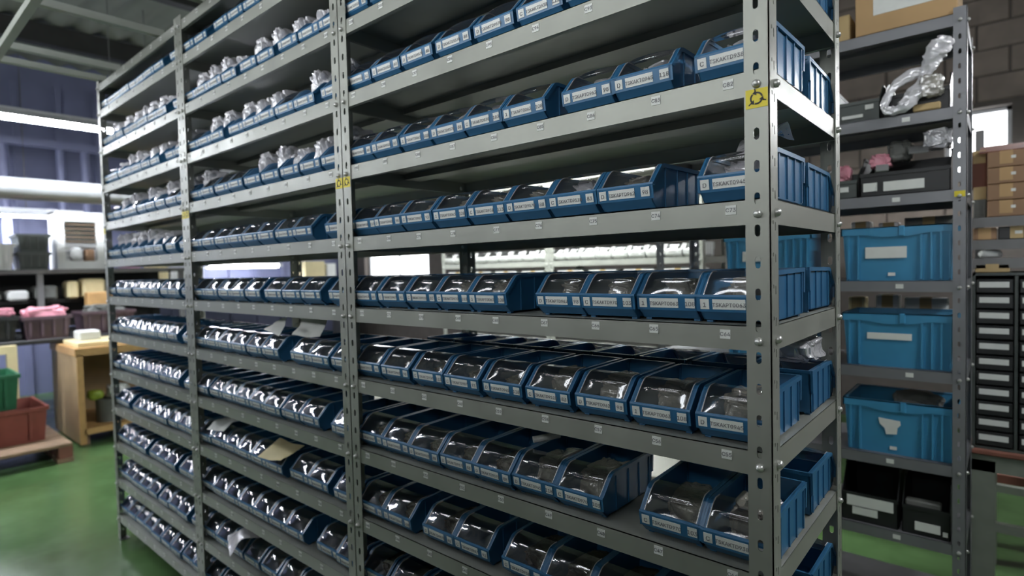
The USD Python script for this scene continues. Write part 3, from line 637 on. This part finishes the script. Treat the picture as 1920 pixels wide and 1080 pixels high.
carton('grey box left of the stacked brown boxes', .172, .214, YW + .06, YW + .3, 1.596, 1.72, 'clutter')
solo('open_carton', moved(MB().box(-.05, .12, -.1, .1, 0, .006).get(), (.24, YW + .15, 1.875), rx=.25), M['redwood'], 'dark open flap above the stacked brown boxes', 'box flap')
carton('brown-red box behind the stacked brown boxes', .165, .215, YW + .1, YW + .3, 1.721, 1.87, 'redwood')
carton('black instrument box on the narrow upper shelf, right edge', .25, .36, YW + .04, YW + .2, 1.507, 1.556, 'black_plastic', (-.1, .3, .4, .65))
carton('flat tan box left of the black instrument box', .172, .245, YW + .04, YW + .2, 1.507, 1.554, 'card2')
solo('folded_cloth', moved(lump(.075, .12, .035, 14, .3, 14, .6), (.225, YW + .1, 1.433)), M['white_plastic'], 'white folded cloth on the lower shelf over the drawers', 'cloth', smooth=40)
carton('pale wooden box on top of the drawer cabinet', .18, .285, YW + .02, YW + .2, 1.3775, 1.41, 'tan')
solo('pallet_board', MB().box(-.62, .5, 2.62, 2.9, .36, .40).box(-.6, -.5, 2.64, 2.88, 0, .36).box(.38, .48, 2.64, 2.88, 0, .36).get(), M['redwood'], 'red-brown bench seen under the lowest blue crate', 'bench')

# ------------------------------------------------------------------ far left: cabinet, pallet, crates, shelves, duct
t = thing('wooden_cabinet', 'plywood cabinet with open front behind the far rack end', 'cabinet', (-5.72, .33, 0))
obj('side_panel', bx(-.9, 0, 0, .03, .02, .84), M['ply'], t); obj('side_panel', bx(-.9, 0, .92, .95, .02, .84), M['ply'], t)
obj('top_panel', bx(-.9, .012, -.01, .96, .78, .845), M['ply_edge'], t); obj('bottom_panel', bx(-.9, .012, .03, .92, .10, .15), M['ply_edge'], t); obj('back_panel', bx(-.9, -.88, .03, .92, .15, .78), M['ply'], t)
for y in (.03, .87): obj('plinth', bx(-.85, -.05, y, y + .05, 0, .10), M['pallet'], t)
for y in (-.002, .905): obj('front_edge', bx(0, .012, y, y + .046, .02, .79), M['ply_edge'], t)
solo('round_pot', moved(trimesh.creation.cylinder(radius=.12, height=.2, sections=24), (-5.93, .62, .2505)), M['clutter'], 'grey round pot on the bottom of the plywood cabinet', 'pot', smooth=40)
solo('lime_cloth', moved(lump(.12, .12, .09, 15, .4, 14, .7), (-5.93, .50, .3515)), M['lime'], 'lime green cloth on the grey pot', 'cloth', smooth=40)
solo('bag_lump', moved(crumple(.2, .2, .14, 16, .4), (-5.92, .67, .3515)), M['bag_white'], 'white crumpled bag in the plywood cabinet', 'plastic bag', smooth=40)
solo('flat_board', bevbox(-6.3, -5.8, .36, 1.0, .8455, .885), M['cream'], 'cream board lying on the plywood cabinet', 'board')
solo('white_box', bevbox(-6.2, -6.0, .42, .58, .8855, .97, .01), M['white_plastic'], 'small white box on the cream board', 'box')
t = thing('pallet', 'low wooden pallet with crates beside the plywood cabinet', 'pallet', (-5.35, .2, 0))
for i in range(5): obj('plank', bevbox(-.88 + i * .18, -.88 + i * .18 + .165, -1.5, 0, .12, .145, .003), M['pallet'], t)
for y in (-1.45, -.78, -.09):
    obj('block', bx(-.86, .0, y, y + .09, .03, .12), M['redwood'], t)
for y in (-1.5, -.8, -.1): obj('skid', bx(-.9, .015, y, y + .1, 0, .03), M['pallet'], t)
def simple_crate(name, label, x0, x1, y0, y1, z0, z1, m, cat='crate', ribs=4):
    t = thing(name, label, cat, ((x0 + x1) / 2, (y0 + y1) / 2, z0)); w, d, h = x1 - x0, y1 - y0, z1 - z0
    obj('body', open_box(w, d, h, .008, .02), M[m], t)
    fr = sbox(-w / 2 - .012, -d / 2 - .012, w / 2 + .012, d / 2 + .012).difference(sbox(-w / 2 + .004, -d / 2 + .004, w / 2 - .004, d / 2 - .004)); obj('rim', MB().prism_z(fr, h - .03, h).get(), M[m], t)
    for k in range(ribs):
        y = -d / 2 + (k + .5) * d / ribs; obj('rib', bx(w / 2 - .012, w / 2 + .006, y - .01, y + .01, .03, h - .03), M[m], t)
    return t
simple_crate('shallow_crate', 'red-brown shallow crate on the pallet', -6.2, -5.62, -.75, .10, .145, .42, 'redcrate')
simple_crate('shallow_crate', 'green crate stacked on the red-brown crate', -6.15, -5.66, -.7, -.06, .4205, .70, 'greencrate')
t = thing('pole_frame', 'white pole frame standing behind the green crate', 'frame', (-6.3, -.1, .145)); obj('bar', bx(-.03, .03, -.9, .13, .66, .73), M['cream'], t); obj('leg', bx(-.03, .03, .06, .13, 0, .66), M['cream'], t); obj('leg', bx(-.03, .03, -.9, -.83, 0, .66), M['cream'], t)
t = thing('work_table', 'dark table against the far left wall under the crates', 'table', (-7.1, -.2, 0)); obj('top', bevbox(-.6, .75, -1.2, 1.7, .86, .90), M['black_plastic'], t)
for x in (-.55, .65):
    for y in (-1.15, 1.6): obj('leg', bx(x, x + .06, y, y + .06, 0, .86), M['steel_dark'], t)
simple_crate('plum_crate', 'dark plum crate holding pink bags on the far table', -6.62, -6.36, .10, .44, .90, 1.11, 'plum')
solo('pink_bag', moved(crumple(.24, .36, .16, 17, .4), (-6.49, .27, 1.05)), M['pink'], 'bright pink bags heaped in the plum crate', 'plastic bag', smooth=40)
simple_crate('plum_crate', 'second dark crate with grey bags, right of the pink one', -6.85, -6.5, .56, 1.0, .90, 1.12, 'plum')
solo('bag_lump', moved(crumple(.3, .4, .14, 18, .4), (-6.67, .78, 1.06)), M['clutter'], 'grey bags heaped in the second dark crate', 'plastic bag', smooth=40)
simple_crate('dark_crate', 'black crate left of the plum crate', -6.75, -6.4, -.45, .06, .90, 1.12, 'black_plastic')
solo('bag_lump', moved(crumple(.1, .2, .09, 19, .4), (-6.5, -.03, 1.12)), M['pink'], 'small pale pink bag on the black crate', 'plastic bag', smooth=40)
t = thing('wall_rack', 'dark wall rack with two plank shelves at far left', 'shelf', (-7.5, -.2, 0))
obj('plank', bevbox(-.45, .45, -1.2, 1.9, 1.50, 1.545), M['steel_dark'], t); obj('plank', bevbox(-.45, .3, -1.2, 1.9, 1.20, 1.24), M['black_plastic'], t); obj('back_panel', bx(-.48, -.46, -1.2, 1.9, .9, 1.56), M['black_plastic'], t)
for y in (-1.15, .55, 1.85): obj('upright', bx(.40, .45, y - .025, y + .025, 0.901, 1.5), M['steel_dark'], t)
simple_crate('storage_tub', 'dark grey-green storage tub stack on the far shelf', -7.5, -7.1, .20, .45, 1.545, 1.72, 'grey_bin')
simple_crate('storage_tub', 'upper dark grey-green tub of the far stack', -7.5, -7.1, .20, .45, 1.721, 1.90, 'grey_bin')
simple_crate('storage_tub', 'pale grey tub left of the dark tub stack', -7.45, -7.1, -.1, .17, 1.545, 1.80, 'white_plastic')
for i, (y, z0, w, h, m, lab) in enumerate(((.80, 1.24, .2, .2, 'cream', 'cream box on the middle plank at far left'), (.62, 1.24, .1, .18, 'cream', 'round cream jar box left of the cream box'), (.40, 1.24, .18, .14, 'clutter', 'grey box on the middle plank, left of the jar'), (.18, 1.24, .16, .10, 'white_plastic', 'low white tray on the middle plank'), (-.05, 1.24, .2, .08, 'clutter', 'flat grey tray at left on the middle plank'))):
    solo('shelf_box', bevbox(-7.3, -7.06, y - w / 2, y + w / 2, z0, z0 + h, .02), M[m], lab, 'box')
solo('orange_box', bevbox(-7.04, -6.9, .70, .92, .9, 1.30, .01), M['ply_edge'], 'orange-tan box below the cream box', 'box')
t = thing('louvre_cabinet', 'white framed louvre cabinet standing on the far shelf', 'cabinet', (-7.2, .755, 1.55))
fr = sbox(-.23, -.02, .225, .60).difference(sbox(-.16, .08, .12, .50))
v = MB().prism_y(fr, 0, .04).get(); v.apply_transform(trimesh.transformations.rotation_matrix(math.pi / 2, (0, 0, 1))); obj('frame', v, M['white_paint'], t)
obj('box_side', MB().box(-.35, -.04, -.23, -.21, -.0, .6).box(-.35, -.04, .205, .225, 0, .6).box(-.35, -.04, -.23, .225, .58, .60).box(-.35, -.33, -.23, .225, 0, .6).get(), M['white_plastic'], t)
for i in range(5): obj('louvre', moved(bx(-.03, .0, -.16, .12, -.004, .004), (-.03, 0, .47 - i * .045)), M['pallet'], t)
obj('shelf', bx(-.3, -.05, -.21, .205, .06, .075), M['pallet'], t)
solo('cup_stack', moved(lump(.1, .12, .16, 23, .4, 14, .7), (-7.32, .71, 1.626)), M['white_plastic'], 'white cups inside the louvre cabinet', 'cups', smooth=40)
solo('tan_packet', bevbox(-7.4, -7.28, .79, .87, 1.626, 1.76, .01), M['card2'], 'tan packet inside the louvre cabinet', 'box')
solo('duct', moved(MB().cyl((0, -2.0, 0), (0, 1.6, 0), .10, 24).get(), (-6.5, 0, 2.27)), M['duct'], 'white insulated duct running across the far left', 'duct', smooth=40)
for i in range(2): solo('duct_hanger', MB().cyl((-6.5, -.4 + i * 1.6, 2.37), (-6.5, -.4 + i * 1.6, ZC - .1), .005, 6).get(), M['steel_dark'], ['thin rod holding the duct at the left picture edge', 'thin rod holding the duct beside the rack end'][i], 'rod', 'duct hanger rods')
solo('cross_beam', bx(-7.96, -7.86, -2.5, 3.0, 2.92, 3.0), M['wall_metal'], 'bluish steel beam below the big lamp, far left', 'beam')
for y in (.25, .75, .98): solo('pipe', MB().cyl((-7.95, y, 1.6), (-7.95, y, 2.92), .045, 12).get(), M['wall_metal'], {.25: 'bluish vertical pipe left of the others', .75: 'bluish vertical pipe in the middle', .98: 'bluish vertical pipe nearest the rack'}[y] + ' under the beam', 'pipe', 'vertical pipes at far left', smooth=40)
# a bright window in the back wall, seen through the gap at the left end of the near bay
g_ = struct('window_2', MB().box(VX0, VX1, YB + .1, YB + .13, VZ0, VZ0 + .04).box(VX0, VX1, YB + .1, YB + .13, VZ1 - .04, VZ1).box(VX0, VX0 + .04, YB + .1, YB + .13, VZ0, VZ1).box(VX1 - .04, VX1, YB + .1, YB + .13, VZ0, VZ1).box((VX0 + VX1) / 2 - .02, (VX0 + VX1) / 2 + .02, YB + .1, YB + .13, VZ0, VZ1).get(), M['lamp_body'])
obj('pane', bx(VX0 + .02, VX1 - .02, YB + .14, YB + .15, VZ0 + .02, VZ1 - .02), M['daylight'], g_)
t = thing('far_bench', 'pale bench along the far left wall, seen through the shelf gaps', 'bench', (-8.3, 2.9, 0))
obj('top', bevbox(-.3, .3, -1.8, 1.8, 1.33, 1.37), M['steel_dark'], t)
for y in (-1.7, 1.65): obj('leg', bx(-.25, .25, y, y + .05, 0, 1.33), M['steel_dark'], t)
for lab, y0, y1, h, m in (('cream carton on the far bench, seen right of the low lamp', 3.82, 4.16, .26, 'cream'), ('small white tub beside the cream carton', 4.20, 4.36, .22, 'white_plastic'), ('pinkish box on the far bench, seen through the far bay', 1.40, 1.54, .2, 'pink'), ('cream box on the far bench, middle of three', 1.70, 1.86, .21, 'cream'), ('long white box on the far bench, seen through the far bay', 1.90, 2.3, .2, 'white_plastic')):
    carton(lab, -8.5, -8.1, y0, y1, 1.371, 1.371 + h, m)
# ------------------------------------------------------------------ steel cupboards across the aisle, behind the camera
for i in range(6):
    t = thing('steel_cupboard', f'grey steel cupboard across the aisle behind the camera, {ORD[i + 1]} from its left end', 'cupboard', (-3.9 + i * 1.02, -2.4, 0), 0, 'steel cupboards behind the camera')
    obj('body', bx(0, 1.0, 0, .42, 0, 1.98), M['steel_dark'], t)
    for k in range(2):
        d_ = obj('door', bx(.006 + k * .497, .497 + k * .497, .4205,   .438, .04, 1.96), M['steel_dark'], t); obj('handle', bx(.46 + k * .06, .48 + k * .06, .438, .455, .75, .90), M['bolt'], d_)
solo('plastic_sheet', moved(sheet(.09, .13, 33, .05), (-.055, .13, zs(3) + .112), .12, .1), M['bag_white'], 'shiny plastic sheet on the end bin at the rack end, fourth row', 'plastic sheet', smooth=40)
solo('bag_lump', moved(crumple(.10, .16, .062, 41, .4), (-.062, .385, zs(5) + .0895)), M['bag_white'], 'glossy pale bag on the rear bin at the rack end, sixth row', 'plastic bag', smooth=30)
